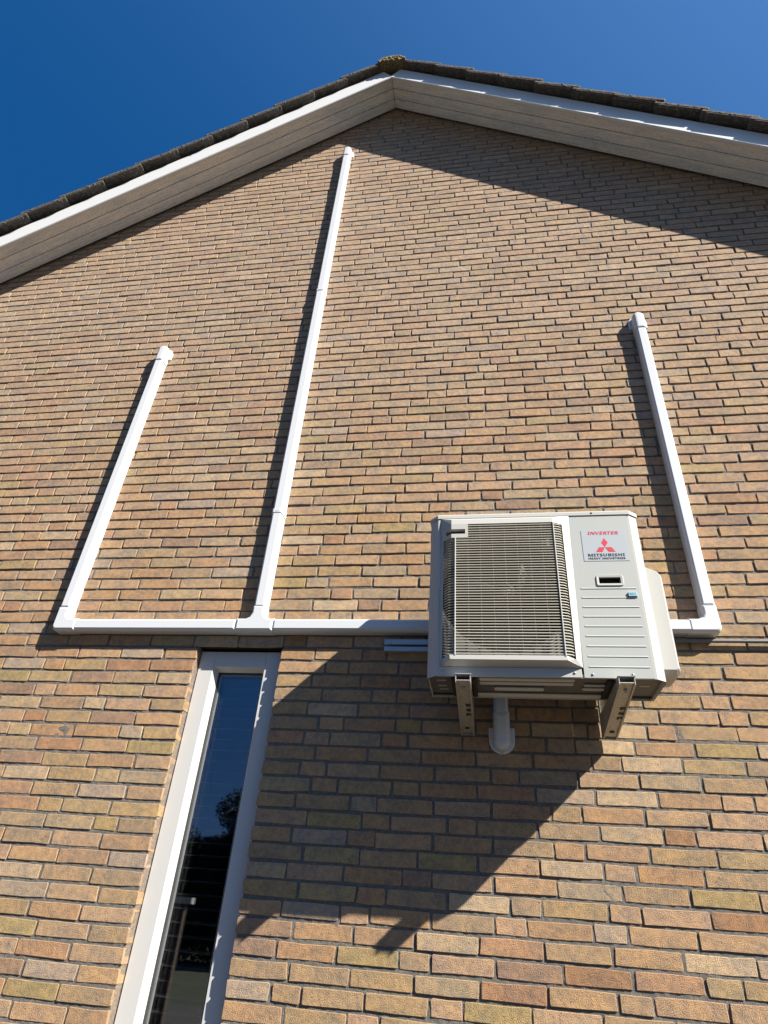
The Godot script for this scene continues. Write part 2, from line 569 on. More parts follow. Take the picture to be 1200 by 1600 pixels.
func make_wall(house: Node3D) -> void:
	# mortar bed with the brick leaf set into it
	var f := FastNoiseLite.new()
	f.seed = 5
	f.frequency = 0.35
	f.fractal_octaves = 3
	var vs := PackedVector3Array()
	var ix := PackedInt32Array()
	var mx0 := WX0 - 0.006
	var mx1 := WX1 + 0.006
	var my1 := ROW0 + 0.006
	grid(vs, ix, -4.2, mx0, WY0, my1, 0.016, f)
	grid(vs, ix, mx1, 2.6, WY0, my1, 0.016, f)
	grid(vs, ix, -4.2, 2.6, my1, 7.9, 0.02, f)
	grid(vs, ix, -4.2, 2.6, 0.0, WY0, 0.1, f)
	grid(vs, ix, -5.6, -4.2, 0.0, 7.9, 0.1, f)
	grid(vs, ix, 2.6, 4.2, 0.0, 7.9, 0.1, f)
	var ns := PackedVector3Array()
	ns.resize(vs.size())
	for t in range(0, ix.size(), 3):
		var nn := (vs[ix[t + 2]] - vs[ix[t]]).cross(vs[ix[t + 1]] - vs[ix[t]])
		for k in 3:
			ns[ix[t + k]] += nn
	for k in ns.size():
		ns[k] = ns[k].normalized() if ns[k].length_squared() > 0.0 else Vector3(0, 0, 1)
	var arr := []
	arr.resize(Mesh.ARRAY_MAX)
	arr[Mesh.ARRAY_VERTEX] = vs
	arr[Mesh.ARRAY_NORMAL] = ns
	arr[Mesh.ARRAY_INDEX] = ix
	var am := ArrayMesh.new()
	am.add_surface_from_arrays(Mesh.PRIMITIVE_TRIANGLES, arr)
	am.surface_set_material(0, M.mortar)
	var wall := put_mesh("gable_wall", am, house)
	# mortar in the window reveal, and the inner leaf behind it
	var g := geo()
	g.box(Vector3(mx0 - 0.02, WY0, -0.10), Vector3(WX0 + 0.0012, my1, -0.010), 0.003)
	g.box(Vector3(mx1, WY0, -0.10), Vector3(mx1 + 0.02, my1, -0.008))
	put("reveal", g, M.reveal, wall)
	g = geo()
	g.box(Vector3(mx0, my1 - 0.001, -0.10), Vector3(mx1, my1 + 0.005, -0.009))
	put("lintel", g, M.gasket, wall)
	g = geo()
	for q in [[-5.6, mx0 - 0.02, 0.0, 4.1], [mx1 + 0.02, 4.2, 0.0, 4.1], [mx0 - 0.02, mx1 + 0.02, my1 + 0.006, 4.1], [mx0 - 0.02, mx1 + 0.02, 0.0, WY0 - 0.02]]:
		g.box(Vector3(q[0], q[2], -0.30), Vector3(q[1], q[3], -0.10))
	g.levels(PackedVector2Array([Vector2(-5.6, 4.1), Vector2(4.2, 4.1), Vector2(4.2, roof_y(4.2) + 0.1), Vector2(APEX.x, APEX.y + 0.1), Vector2(-5.6, roof_y(-5.6) + 0.1)]), [[-0.30, 0.0], [-0.10, 0.0]], true)
	put("inner_leaf", g, M.room, wall)
	# the rest of the building
	g = geo()
	g.box(Vector3(-5.6, 0.0, -8.0), Vector3(-5.35, roof_y(-5.6), -0.30))
	g.box(Vector3(3.95, 0.0, -8.0), Vector3(4.2, roof_y(4.2), -0.30))
	put("side_wall", g, M.brick_all, house)
	g = geo()
	g.levels(PackedVector2Array([Vector2(-5.6, 0), Vector2(4.2, 0), Vector2(4.2, roof_y(4.2) + 0.1), Vector2(APEX.x, APEX.y + 0.1), Vector2(-5.6, roof_y(-5.6) + 0.1)]), [[-8.2, 0.0], [-8.0, 0.0]], true)
	put("rear_wall", g, M.brick_all, house)
	g = geo()
	g.box(Vector3(-5.35, 0.02, -8.0), Vector3(3.95, 0.10, -0.30))
	g.box(Vector3(-5.35, 2.72, -8.0), Vector3(3.95, 2.85, -0.30))
	g.box(Vector3(-2.6, 0.10, -3.2), Vector3(0.4, 2.72, -3.1))
	g.box(Vector3(-2.6, 0.10, -3.1), Vector3(-2.5, 2.72, -0.30))
	g.box(Vector3(0.3, 0.10, -3.1), Vector3(0.4, 2.72, -0.30))
	put("room", g, M.room, house)

	# --- bricks
	var shapes := {"S": [], "H": [], "Q": []}
	for k in 14:
		shapes.S.append(brick_shape(MOD - JOINT + 0.0022, COURSE - JOINT, 0.012))
	for k in 8:
		shapes.H.append(brick_shape(MOD / 2.0 - JOINT + 0.0018, COURSE - JOINT, 0.012))
	for k in 6:
		shapes.Q.append(brick_shape(MOD * 0.75 - JOINT, COURSE - JOINT, 0.10))
	shapes.E = []
	for k in 6:
		shapes.E.append(brick_shape(MOD - JOINT, COURSE - JOINT, 0.10))
	var size := {"S": MOD, "H": MOD / 2.0, "Q": MOD * 0.75, "E": MOD}
	var bricks := []
	var below := []
	for row in range(42, -92, -1):                       # from the ground upwards
		var yb := ROW0 - row * COURSE
		var yc := yb + (COURSE - JOINT) / 2.0
		if yb < 0.0:
			continue
		var runs := []
		if row >= 1 and yb > WY0 - 0.03:
			runs = [[WX0, -1.0, -5.55], [WX1, 1.0, 4.15]]
		else:
			runs = [[-5.55 + rng.randf_range(-0.1, 0.1), 1.0, 4.15]]
		var joints := []
		for r in runs:
			var s := 0.0
			var edge: bool = runs.size() == 2
			var last := ""
			while absf(r[0] + r[1] * s - r[2]) > 0.25:
				var kind := "S"
				if edge:
					kind = "E" if row % 2 == 0 else "Q"
					edge = false
				else:
					var want := "H" if rng.randf() < 0.24 and last != "H" else "S"
					var best := -1.0
					for k in [want, "S" if want == "H" else "H"]:
						var xe: float = r[0] + r[1] * (s + size[k])
						var gap := 1.0
						for q in below:
							gap = minf(gap, absf(q - xe))
						if k == "H" and last == "H":
							gap *= 0.4
						if gap > 0.042:
							kind = k
							best = 9.0
							break
						if gap > best:
							best = gap
							kind = k
				var xc: float = r[0] + r[1] * (s + (size[kind] - JOINT) / 2.0) if runs.size() == 2 else r[0] + s + (size[kind] - JOINT) / 2.0
				s += size[kind]
				last = kind
				joints.append(r[0] + r[1] * s)
				if yb > roof_y(xc) + 0.12:
					continue
				bricks.append({"p": Vector3(xc, yc, 0), "k": kind, "l": size[kind]})
		below = joints
	# tone and small unevenness of every brick; firing batches lie in clusters
	var batch := FastNoiseLite.new()
	batch.seed = 77
	batch.frequency = 0.9
	batch.fractal_octaves = 2
	for b in bricks:
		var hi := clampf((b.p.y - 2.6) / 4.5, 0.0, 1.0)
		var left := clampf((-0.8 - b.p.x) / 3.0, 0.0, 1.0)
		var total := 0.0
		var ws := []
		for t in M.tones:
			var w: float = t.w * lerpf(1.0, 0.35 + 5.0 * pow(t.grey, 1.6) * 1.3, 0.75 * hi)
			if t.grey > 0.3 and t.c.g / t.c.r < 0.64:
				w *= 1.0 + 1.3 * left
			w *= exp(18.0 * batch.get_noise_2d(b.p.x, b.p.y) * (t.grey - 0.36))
			ws.append(w)
			total += w
		var pick := rng.randf() * total
		b.t = 0
		for i in ws.size():
			pick -= ws[i]
			if pick <= 0.0:
				b.t = i
				break
		var turn := Basis.from_euler(Vector3(rng.randfn(0, 0.010), rng.randfn(0, 0.005), rng.randfn(0, 0.0045)))
		if rng.randf() < 0.5:
			turn = turn * Basis(Vector3(0, 0, 1), PI)
		b.x = Transform3D(turn, b.p + Vector3(rng.randfn(0, 0.0006), rng.randfn(0, 0.0009), rng.randfn(0.0003, 0.0010)))
		b.s = rng.randi() % shapes[b.k].size()
		var q := pixel(b.p)
		var inside: bool = absf(q.x) < 1.02 and absf(q.y) < 1.02 and q.z > 0.0
		var to: Vector3 = CAM_POS - b.p
		b.area = b.l * to.normalized().z / to.length_squared() if inside else 0.0
	bricks.sort_custom(func(a, b): return a.area > b.area)
	var meshes := {}
	var rest := geo(true)
	var cc := PackedColorArray()
	for i in bricks.size():
		var b = bricks[i]
		var src: PackedVector3Array = shapes[b.k][b.s]
		var m := src.size() / 2
		if i < 300:
			var key := "%s%d_%d" % [b.k, b.s, b.t]
			if not meshes.has(key):
				var one := geo()
				one.v = src.slice(0, m)
				one.n = src.slice(m)
				meshes[key] = one.mesh(M.tones[b.t].m)
			var o := put_mesh("brick", meshes[key], wall)
			o.transform = b.x
		else:
			var x: Transform3D = b.x
			rest.v.append_array(x * src.slice(0, m))
			rest.n.append_array(Transform3D(x.basis, Vector3.ZERO) * src.slice(m))
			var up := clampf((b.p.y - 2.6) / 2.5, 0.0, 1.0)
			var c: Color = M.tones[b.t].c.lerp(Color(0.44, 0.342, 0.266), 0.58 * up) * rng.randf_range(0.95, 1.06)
			cc.resize(m)
			cc.fill(c)
			rest.c.append_array(cc)
	var o2 := put("bricks", rest, M.brick_all, wall)
	o2.set_meta("kind", "stuff")


func make_window(house: Node3D) -> void:
	var w := node("window", house, Vector3(WX0, WY0, 0))
	var off := -w.position
	var g := geo()
	g.xf.origin = off
	var x0 := WX0 + 0.006
	var x1 := WX1 - 0.001
	var y0 := WY0 + 0.03
	var y1 := 2.562
	var zf := -0.045
	var fw := 0.0745
	# frame members, butted: two stiles, head and bottom rail
	g.box(Vector3(x0, y0, -0.115), Vector3(x0 + fw, y1, zf), 0.002)
	g.box(Vector3(x1 - fw - 0.010, y0, -0.115), Vector3(x1, y1, zf), 0.002)
	g.box(Vector3(x0 + fw, y1 - fw, -0.115), Vector3(x1 - fw - 0.010, y1, zf - 0.0005), 0.002)
	g.box(Vector3(x0 + fw, y0, -0.115), Vector3(x1 - fw - 0.010, y0 + fw, zf - 0.0005), 0.002)
	put("frame", g, M.frame, w)
	# sloped glazing beads
	var ix0 := x0 + fw
	var ix1 := x1 - fw - 0.010
	var iy0 := y0 + fw
	var iy1 := y1 - fw
	for q in [[ix0, iy0, ix0, iy1, 1, 0], [ix1, iy0, ix1, iy1, -1, 0], [ix0, iy1, ix1, iy1, 0, -1], [ix0, iy0, ix1, iy0, 0, 1]]:
		g = geo()
		g.xf.origin = off
		var d := Vector3(q[4], q[5], 0)
		var a := Vector3(q[0], q[1], zf - 0.004)
		var b := Vector3(q[2], q[3], zf - 0.004)
		var back := Vector3(0, 0, -0.034)
		g.face([a, b, b + back + d * 0.013, a + back + d * 0.013], d + Vector3(0, 0, 0.5))
		g.face([a + back + d * 0.013, b + back + d * 0.013, b + back * 1.5 + d * 0.013, a + back * 1.5 + d * 0.013], d)
		put("glazing_bead", g, M.frame, w)
	g = geo()
	g.xf.origin = off
	var k := 0.013
	for q in [[ix0 + k, iy0 + k, ix0 + k + 0.006, iy1 - k], [ix1 - k - 0.006, iy0 + k, ix1 - k, iy1 - k], [ix0 + k + 0.006, iy1 - k - 0.006, ix1 - k - 0.006, iy1 - k], [ix0 + k + 0.006, iy0 + k, ix1 - k - 0.006, iy0 + k + 0.006]]:
		g.box(Vector3(q[0], q[1], -0.096), Vector3(q[2], q[3], -0.087))
	g.box(Vector3(WX0 + 0.0015, y0, -0.11), Vector3(WX0 + 0.0058, y1, zf - 0.012))
	put("gasket", g, M.gasket, w)
	g = geo()
	g.xf.origin = off
	# spacer bar between the panes
	for q in [[ix0 + k + 0.006, iy0, ix0 + k + 0.012, iy1], [ix0 + k + 0.012, iy1 - k - 0.011, ix1 - k - 0.012, iy1 - k - 0.006], [ix1 - k - 0.012, iy0, ix1 - k - 0.006, iy1]]:
		g.box(Vector3(q[0], q[1], -0.110), Vector3(q[2], q[3], -0.0985))
	put("spacer", g, M.zinc, w)
	for z in [-0.094, -0.112, -0.130]:
		g = geo()
		g.xf.origin = off
		g.box(Vector3(ix0, iy0, z - 0.004), Vector3(ix1, iy1, z))
		put("pane", g, M.glass, w)
	g = geo()
	g.xf.origin = off
	g.face([Vector3(ix0, iy0, -0.1045), Vector3(ix1, iy0, -0.1045), Vector3(ix1, iy1, -0.1045), Vector3(ix0, iy1, -0.1045)], Vector3(0, 0, 1))
	put("glass_coating", g, M.coat, w)
	# venetian blind inside
	for i in 31:
		var y := iy0 + 0.02 + i * 0.0465
		if y > iy1:
			break
		g = geo()
		g.xf = Transform3D(Basis(Vector3.RIGHT, 0.16 + rng.randfn(0, 0.02)), off + Vector3(0, y, -0.175))
		g.box(Vector3(ix0 - 0.03, -0.0008, -0.024), Vector3(ix1 + 0.03, 0.0008, 0.024))
		put("blind_slat", g, M.slat, w)
	g = geo()
	g.xf.origin = off
	g.box(Vector3(WX0 - 0.01, WY0 - 0.012, -0.10), Vector3(WX1 + 0.01, WY0 + 0.029, 0.03), 0.004)
	put("sill", g, M.frame, w)


func make_roof(house: Node3D) -> void:
	var roof := node("roof", house, Vector3(APEX.x, APEX.y, 0))
	var g := geo()
	for side in [-1.0, 1.0]:
		var k := SLOPE_R if side > 0 else SLOPE_L
		var u := Vector3(side, -k, 0).normalized()
		var n := Vector3(side * k, 1, 0).normalized()
		var xf := Transform3D(Basis(u, n, Vector3(0, 0, 1)), Vector3(APEX.x, APEX.y, 0))
		var loc := Transform3D(Basis(u, n, Vector3(0, 0, 1)), Vector3.ZERO)
		# roof deck
		g = geo()
		g.xf = loc
		g.box(Vector3(-0.06, 0.100, -8.3), Vector3(6.3, 0.122, 0.255))
		put("deck", g, M.deck, roof)
		# soffit boards
		var sof := node("soffit", house, Vector3(APEX.x, APEX.y, 0)) if side < 0 else node("soffit_001", house, Vector3(APEX.x, APEX.y, 0))
		for q in [[0.020, 0.0945], [0.0985, 0.1785], [0.1825, 0.262]]:
			g = geo()
			g.xf = loc
			g.box(Vector3(0.0, 0.0 + rng.randf_range(-0.0008, 0.0008), q[0]), Vector3(6.25, 0.012, q[1]), 0.002)
			put("soffit_board", g, M.soffit, sof)
		g = geo()
		g.xf = loc
		g.box(Vector3(0.0, 0.030, 0.001), Vector3(6.25, 0.04, 0.26))
		put("batten", g, M.deck, sof)
		# white verge board with a rounded lower lip
		g = geo()
		g.xf = loc
		g.box(Vector3(0.0 - 0.004 * side, -0.016, 0.2625), Vector3(6.3, 0.128, OVER), 0.003)
		g.box(Vector3(-0.002, -0.0285, 0.2625), Vector3(6.3, -0.0165, OVER + 0.004), 0.005)
		var vb := put("verge_board" if side < 0 else "verge_board_001", g, M.pvc_trim, house)
		vb.position = Vector3(APEX.x, APEX.y, 0)
		# verge tiles
		for i in 19:
			g = geo()
			var pitch := 0.3235
			var tilt := 0.104 + rng.randfn(0, 0.008)
			g.xf = loc * Transform3D(Basis(Vector3(0, 0, 1), tilt), Vector3(0.035 + i * pitch + rng.randfn(0, 0.004), 0.142 + rng.randfn(0, 0.003), rng.randfn(0, 0.003)))
			g.box(Vector3(0, 0.0, -0.02), Vector3(0.372, 0.033, 0.346), 0.006)
			for lump in 9:
				g.dome(Vector3(rng.randf_range(0.12, 0.33), 0.032, rng.randf_range(0.24, 0.30)), Vector3.UP, rng.randf_range(0.010, 0.024), rng.randf_range(0.003, 0.007), 7)
			for lump in 5:
				g.dome(Vector3(rng.randf_range(0.06, 0.34), rng.randf_range(-0.006, 0.018), 0.3435), Vector3(0, 0, 1), rng.randf_range(0.006, 0.014), 0.006, 7)
			# hanging flange along the verge, with a notch at the lower end
			g.box(Vector3(0.035, -0.012, 0.322), Vector3(0.318, 0.0, 0.3455), 0.003)
			g.box(Vector3(0.318, -0.006, 0.322), Vector3(0.362, 0.0, 0.3425), 0.003)
			put("roof_tile", g, M.tile, roof)
		g = geo()
		g.xf = loc
		g.box(Vector3(0.05, 0.135, -8.3), Vector3(6.35, 0.165, -0.025))
		put("tile_field", g, M.tile, roof)
	# ridge tiles
	for j in 3:
		g = geo()
		var poly := PackedVector2Array()
		var outer := []
		for i in 11:
			var a := PI * i / 10.0
			outer.append(Vector2(cos(a) * 0.122, 0.112 + sin(a) * 0.084) * Vector2(1.0 + 0.06 * sin(i * 2.3), 1.0 + 0.02 * sin(i * 3.1)))
		for p in outer:
			poly.append(p)
		for i in 11:
			var a2 := PI - PI * i / 10.0
			poly.append(Vector2(cos(a2) * 0.100, 0.105 + sin(a2) * 0.066))
		var z1 := 0.362 - j * 0.40
		g.levels(poly, [[z1 - 0.42, 0.0], [z1 - 0.006, 0.0], [z1, 0.004]], true)
		if j == 0:
			for k in 46:
				var a4 := rng.randf_range(0.1, PI - 0.1)
				g.dome(Vector3(cos(a4) * 0.119, 0.111 + sin(a4) * 0.081, rng.randf_range(0.20, 0.355)), Vector3(cos(a4), sin(a4), rng.randf_range(0, 0.5)).normalized(), rng.randf_range(0.010, 0.028), rng.randf_range(0.006, 0.016), 7)
		put("ridge_tile", g, M.ridge if j == 0 else M.tile, roof)
	# mortar filling under the front ridge tile
	g = geo()
	var fill := PackedVector2Array()
	for i in 9:
		var a3 := PI * i / 8.0
		fill.append(Vector2(cos(a3) * 0.099, 0.104 + sin(a3) * 0.065))
	g.levels(fill, [[0.20, 0.0], [0.357, 0.0]], true)
	for k in 16:
		g.dome(Vector3(rng.randf_range(-0.07, 0.07), rng.randf_range(0.105, 0.16), 0.356), Vector3(0, 0, 1), rng.randf_range(0.010, 0.024), rng.randf_range(0.006, 0.014), 7)
	put("ridge_filling", g, M.ridge, roof)


# ---------------------------------------------------------------- ducts
func round_top(w: float, y0: float, y1: float, k := 10) -> PackedVector2Array:
	# upright outline with a half-round top (counter-clockwise)
	var p := PackedVector2Array([Vector2(-w, y0), Vector2(w, y0)])
	for i in k + 1:
		var a := PI * i / k
		p.append(Vector2(cos(a) * w, y1 - w + sin(a) * w))
	return p

const SOFT := [[0.0, 0.0], [0.034, 0.0], [0.043, 0.0016], [0.053, 0.0085], [0.0555, 0.0125]]

func grown(k: float, lift: float) -> Array:
	var r := []
	for l in SOFT:
		r.append([l[0] + (lift if l[0] > 0.0 else 0.0), l[1] - k])
	return r

func wall_cover(t: Node3D, y: float, flip: bool, mat_: Material) -> void:
	# outlet that bends the duct into the wall: flange plate, domed hood and two screws
	var s := -1.0 if flip else 1.0
	var turn := Transform3D(Basis(Vector3(0, 0, 1), PI if flip else 0.0), Vector3(0, y, 0))
	var g := geo()
	g.xf = turn
	g.levels(round_top(0.0515, -0.055, 0.047), [[0.0, 0.0], [0.007, 0.0], [0.010, 0.003]])
	put("cover_plate", g, mat_, t)
	g = geo()
	g.xf = turn
	g.levels(round_top(0.0335, -0.11, 0.040, 12), [[0.0, 0.0], [0.036, 0.0], [0.047, 0.0022], [0.055, 0.0075], [0.0595, 0.0145], [0.061, 0.021]])
	put("cover_hood", g, mat_, t)
	g = geo()
	for q in [[-0.040, -0.01], [0.040, -0.01], [0.0, 0.0425]]:
		g.dome(Vector3(q[0], y + s * q[1], 0.0095), Vector3(0, 0, 1), 0.0035, 0.002)
	put("screw", g, M.zinc, t)

func duct(t: Node3D, x0: float, y0: float, x1: float, y1: float) -> void:
	var g := geo()
	g.levels(rect(x0, y0, x1, y1), SOFT)
	put("duct_cover", g, M.pvc, t)

func sleeve(t: Node3D, x0: float, y0: float, x1: float, y1: float) -> void:
	var g := geo()
	g.levels(rect(x0, y0, x1, y1), grown(0.0028, 0.0028))
	put("coupling", g, M.pvc, t)

func fillet(c: Vector2, r: float, a0: float, a1: float, k := 5) -> Array:
	var o := []
	for i in k + 1:
		var a := lerpf(a0, a1, float(i) / k)
		o.append(c + Vector2(cos(a), sin(a)) * r)
	return o

func emblem(t: Node3D, x: float, y: float) -> void:
	# small moulded ring on the fittings
	var g := geo()
	for i in 14:
		var a0 := TAU * i / 14.0
		var a1 := TAU * (i + 1) / 14.0
		var q := []
		for w in [[a0, 0.006], [a1, 0.006], [a1, 0.0085], [a0, 0.0085]]:
			q.append(Vector3(x + cos(w[0]) * w[1], y + sin(w[0]) * w[1], 0.0594))
		g.face(q, Vector3(0, 0, 1))
	put("emblem", g, M.pvc, t)

func make_ducts() -> void:
	var hw := 0.030
	var hy0 := 2.629
	var hy1 := 2.690
	var data := [
		[-2.083, 4.662, "tall white duct nearest the left eave, ending lower than the duct beside it", []],
		[-1.064, 7.035, "longest white duct, climbing the brick wall almost to the roof peak", [[3.275, 3.312], [5.095, 5.125]]],
		[0.926, 4.645, "white duct rising on the right, from beside the outdoor unit", []]]
	for d in data:
		var t := thing("wall_duct", d[2], "duct", Vector3(d[0], hy1, 0), "white ducts rising from the horizontal duct")
		var top: float = d[1] - hy1
		duct(t, -hw, 0.055, hw, top - 0.09)
		for c in d[3]:
			sleeve(t, -hw, c[0] - hy1, hw, c[1] - hy1)
			emblem(t, 0.0, (c[0] + c[1]) / 2.0 - hy1 + 0.004)
		wall_cover(t, top - 0.042, false, M.pvc)
	# horizontal duct with its corner pieces
	var h := thing("horizontal_duct", "white horizontal duct running behind the outdoor unit and above the narrow window", "duct", Vector3(-0.58, hy0, 0))
	var off := Vector3(0.58, -hy0, 0)
	for q in [[-2.0, -1.16], [-0.985, 0.85]]:
		var g := geo()
		g.xf.origin = off
		g.levels(rect(q[0], hy0, q[1], hy1), SOFT)
		put("duct_cover", g, M.pvc, h)
	# corner elbows
	for s in [-1.0, 1.0]:
		var cx: float = -2.083 if s < 0 else 0.926
		var p := PackedVector2Array()
		var pts := [Vector2(cx + s * -0.095, hy0)]
		pts.append_array(fillet(Vector2(cx + s * 0.006, hy0 + 0.026), 0.026, -PI / 2, 0.0))
		pts.append(Vector2(cx + s * hw, hy1 + 0.062))
		pts.append(Vector2(cx - s * hw, hy1 + 0.062))
		for q in [[0.0, 0.022], [0.006, 0.008], [0.020, 0.0]]:
			pts.append(Vector2(cx - s * (hw + q[0]), hy1 + q[1]))
		pts.append(Vector2(cx - s * 0.095, hy1))
		if s < 0:
			# mirror the rounded corner for the left end
			pts = [Vector2(cx + 0.095, hy0), Vector2(cx + 0.095, hy1), Vector2(cx + hw + 0.020, hy1), Vector2(cx + hw + 0.006, hy1 + 0.008), Vector2(cx + hw, hy1 + 0.022), Vector2(cx + hw, hy1 + 0.062), Vector2(cx - hw, hy1 + 0.062)]
			pts.append_array(fillet(Vector2(cx - 0.004, hy0 + 0.026), 0.026, PI, PI * 1.5))
		for q in pts:
			p.append(q)
		var g2 := geo()
		g2.xf.origin = off
		g2.levels(p, grown(0.0025, 0.0025))
		put("elbow", g2, M.pvc, h)
	# tee under the middle duct
	var tx := -1.064
	var tp := PackedVector2Array([Vector2(tx - 0.10, hy0), Vector2(tx + 0.082, hy0), Vector2(tx + 0.082, hy1), Vector2(tx + hw + 0.028, hy1), Vector2(tx + hw + 0.010, hy1 + 0.009), Vector2(tx + hw, hy1 + 0.028), Vector2(tx + hw, hy1 + 0.066), Vector2(tx - hw, hy1 + 0.066), Vector2(tx - hw, hy1 + 0.028), Vector2(tx - hw - 0.010, hy1 + 0.009), Vector2(tx - hw - 0.028, hy1), Vector2(tx - 0.10, hy1)])
	var g3 := geo()
	g3.xf.origin = off
	g3.levels(tp, grown(0.0025, 0.0025))
	put("tee_piece", g3, M.pvc, h)
	# short duct below the unit
	var st := thing("wall_duct", "short white duct coming down from under the outdoor unit into the wall", "duct", Vector3(0.046, 2.20, 0))
	var g4 := geo()
	g4.levels(rect(-hw, 0.05, hw, 0.36), SOFT)
	put("duct_cover", g4, M.pvc, st)
	sleeve(st, -hw, 0.04, hw, 0.085)
	wall_cover(st, -0.024, true, M.pvc)

# ---------------------------------------------------------------- rail, brackets, conduit
func make_mounting() -> void:
	var r := thing("mounting_rail", "galvanised steel rail bolted to the wall behind the outdoor unit", "rail", Vector3(-0.455, 2.545, 0))
	var g := geo()
	g.box(Vector3(0, 0, 0.002), Vector3(1.05, 0.054, 0.005))
	g.box(Vector3(0, 0.0505, 0.005), Vector3(1.05, 0.054, 0.030))
	g.box(Vector3(0, 0, 0.005), Vector3(1.05, 0.0035, 0.030))
	g.box(Vector3(0, 0.0035, 0.0270), Vector3(1.05, 0.0195, 0.0298))
	g.box(Vector3(0, 0.0305, 0.0270), Vector3(1.05, 0.0505, 0.0298))
	put("channel", g, M.zinc, r)
	g = geo()
	g.tube([Vector3(0.028, 0.040, 0.0298), Vector3(0.028, 0.040, 0.034)], 0.006, 6)
	put("bolt", g, M.zinc, r)
	for q in [[-0.088, 0.0, "left angled steel bracket under the outdoor unit, letters stamped in it"], [0.456, 0.0, "right steel bracket under the outdoor unit, with a bare sunlit flank"]]:
		var t := thing("wall_bracket", q[2], "bracket", Vector3(q[0], 2.19, 0.03), "steel brackets carrying the outdoor unit")
		t.rotation.y = q[1]
		for s in [-1.0, 1.0]:
			var p := PackedVector2Array([Vector2(0.0, 0.0), Vector2(0.032, 0.0), Vector2(0.465, 0.066), Vector2(0.465, 0.092), Vector2(0.030, 0.092), Vector2(0.030, 0.40), Vector2(0.0, 0.40)])
			g = geo()
			# the outline lies in the plane across x: (z, y)
			g.xf = Transform3D(Basis(Vector3(0, 0, 1), Vector3(0, 1, 0), Vector3(1, 0, 0)), Vector3(s * 0.0250 - 0.0015, 0, 0))
			g.levels(p, [[0.0, 0.0], [0.003, 0.0]], true)
			# folded rim along the lower edge
			put("side_plate", g, M.steel, t)
			g = geo()
			g.face([Vector3(s * 0.0265, -0.0005, 0.030), Vector3(s * 0.0205, -0.0005, 0.030), Vector3(s * 0.0205, 0.0655, 0.4655), Vector3(s * 0.0265, 0.0655, 0.4655)], Vector3(0, -1, 0))
			g.face([Vector3(s * 0.0205, -0.0005, 0.030), Vector3(s * 0.0205, 0.005, 0.030), Vector3(s * 0.0205, 0.0715, 0.4655), Vector3(s * 0.0205, 0.0655, 0.4655)], Vector3(-s, 0, 0))
			put("rim", g, M.steel, t)
		g = geo()
		var d := Vector3(0, 0.066, 0.433).normalized()
		var up := Vector3(1, 0, 0).cross(d) * -1.0
		g.xf = Transform3D(Basis(Vector3(1, 0, 0), up, d), Vector3(0, 0.006, 0.032))
		g.box(Vector3(-0.0230, 0.0, 0.0), Vector3(0.0230, 0.0025, 0.437))
		put("web", g, M.steel, t)
		g = geo()
		g.box(Vector3(-0.0230, 0.002, 0.0), Vector3(0.0230, 0.40, 0.0025))
		put("back_plate", g, M.steel, t)
		# stamped letters, reading up the web, and bolts
		var face := Transform3D(Basis(Vector3(1, 0, 0), d, up * -1.0), Vector3(0, 0.0052, 0.032))
		for k in 3:
			var lm := letters("ESP"[k], 0.019, 0.021, 0.0, M.dark)
			var o := put_mesh("letter", lm, t)
			o.transform = face * Transform3D(Basis(), Vector3(0.002, 0.235 - k * 0.040, 0.0006))
		g = geo()
		g.xf = face
		g.tube([Vector3(0, 0.390, 0.0), Vector3(0, 0.390, 0.005)], 0.0065, 6)
		g.tube([Vector3(0, 0.390, 0.005), Vector3(0, 0.390, 0.013)], 0.003, 8)
		put("bolt", g, M.zinc, t)
		g = geo()
		g.xf = face
		g.tube([Vector3(0.0, 0.045, 0.0), Vector3(0.0, 0.045, 0.0015)], 0.0095, 14)
		put("plug", g, M.rubber, t)
		g = geo()
		g.box(Vector3(-0.03, 0.0922, 0.345), Vector3(0.03, 0.0995, 0.408), 0.001)
		put("rubber_pad", g, M.rubber, t)
		g = geo()
		g.box(Vector3(-0.029, 0.0922, 0.422), Vector3(0.029, 0.0962, 0.468), 0.001)
		put("foot_clamp", g, M.zinc, t)
	var c := thing("conduit", "thin grey conduit running along the bricks to the right of the outdoor unit", "conduit", Vector3(0.60, 2.604, 0.018))
	g = geo()
	g.tube([Vector3(-0.05, 0.0, 0), Vector3(3.2, -0.004, 0)], 0.0075, 14)
	put("pipe", g, M.conduit, c)
	g = geo()
	for k in 3:
		g.box(Vector3(0.95 + k * 0.8, -0.0095, -0.018), Vector3(0.968 + k * 0.8, 0.0088, 0.006), 0.002)
	put("clip", g, M.conduit, c)


func letters(s: String, w: float, h: float, shear: float, m: Material, depth := 0.0006) -> ArrayMesh:
	# flat print: text fitted into w x h, lower left at the origin
	var t := TextMesh.new()
	var f := SystemFont.new()
	f.font_names = PackedStringArray(["Droid Sans"])
	f.font_weight = 700
	t.font = f
	t.text = s
	t.font_size = 64
	t.pixel_size = 0.01
	t.depth = 0.02
	var a := t.get_mesh_arrays()
	var v: PackedVector3Array = a[Mesh.ARRAY_VERTEX]
	var lo := Vector3.ONE * 1e9
	var hi := -lo
	for p in v:
		lo = lo.min(p)
		hi = hi.max(p)
	for i in v.size():
		var p := (v[i] - lo) / (hi - lo)
		v[i] = Vector3(p.x * w + p.y * h * shear, p.y * h, p.z * depth)
	a[Mesh.ARRAY_VERTEX] = v
	a[Mesh.ARRAY_TANGENT] = null
	a[Mesh.ARRAY_TEX_UV] = null
	var am := ArrayMesh.new()
	am.add_surface_from_arrays(Mesh.PRIMITIVE_TRIANGLES, a)
	am.surface_set_material(0, m)
	return am


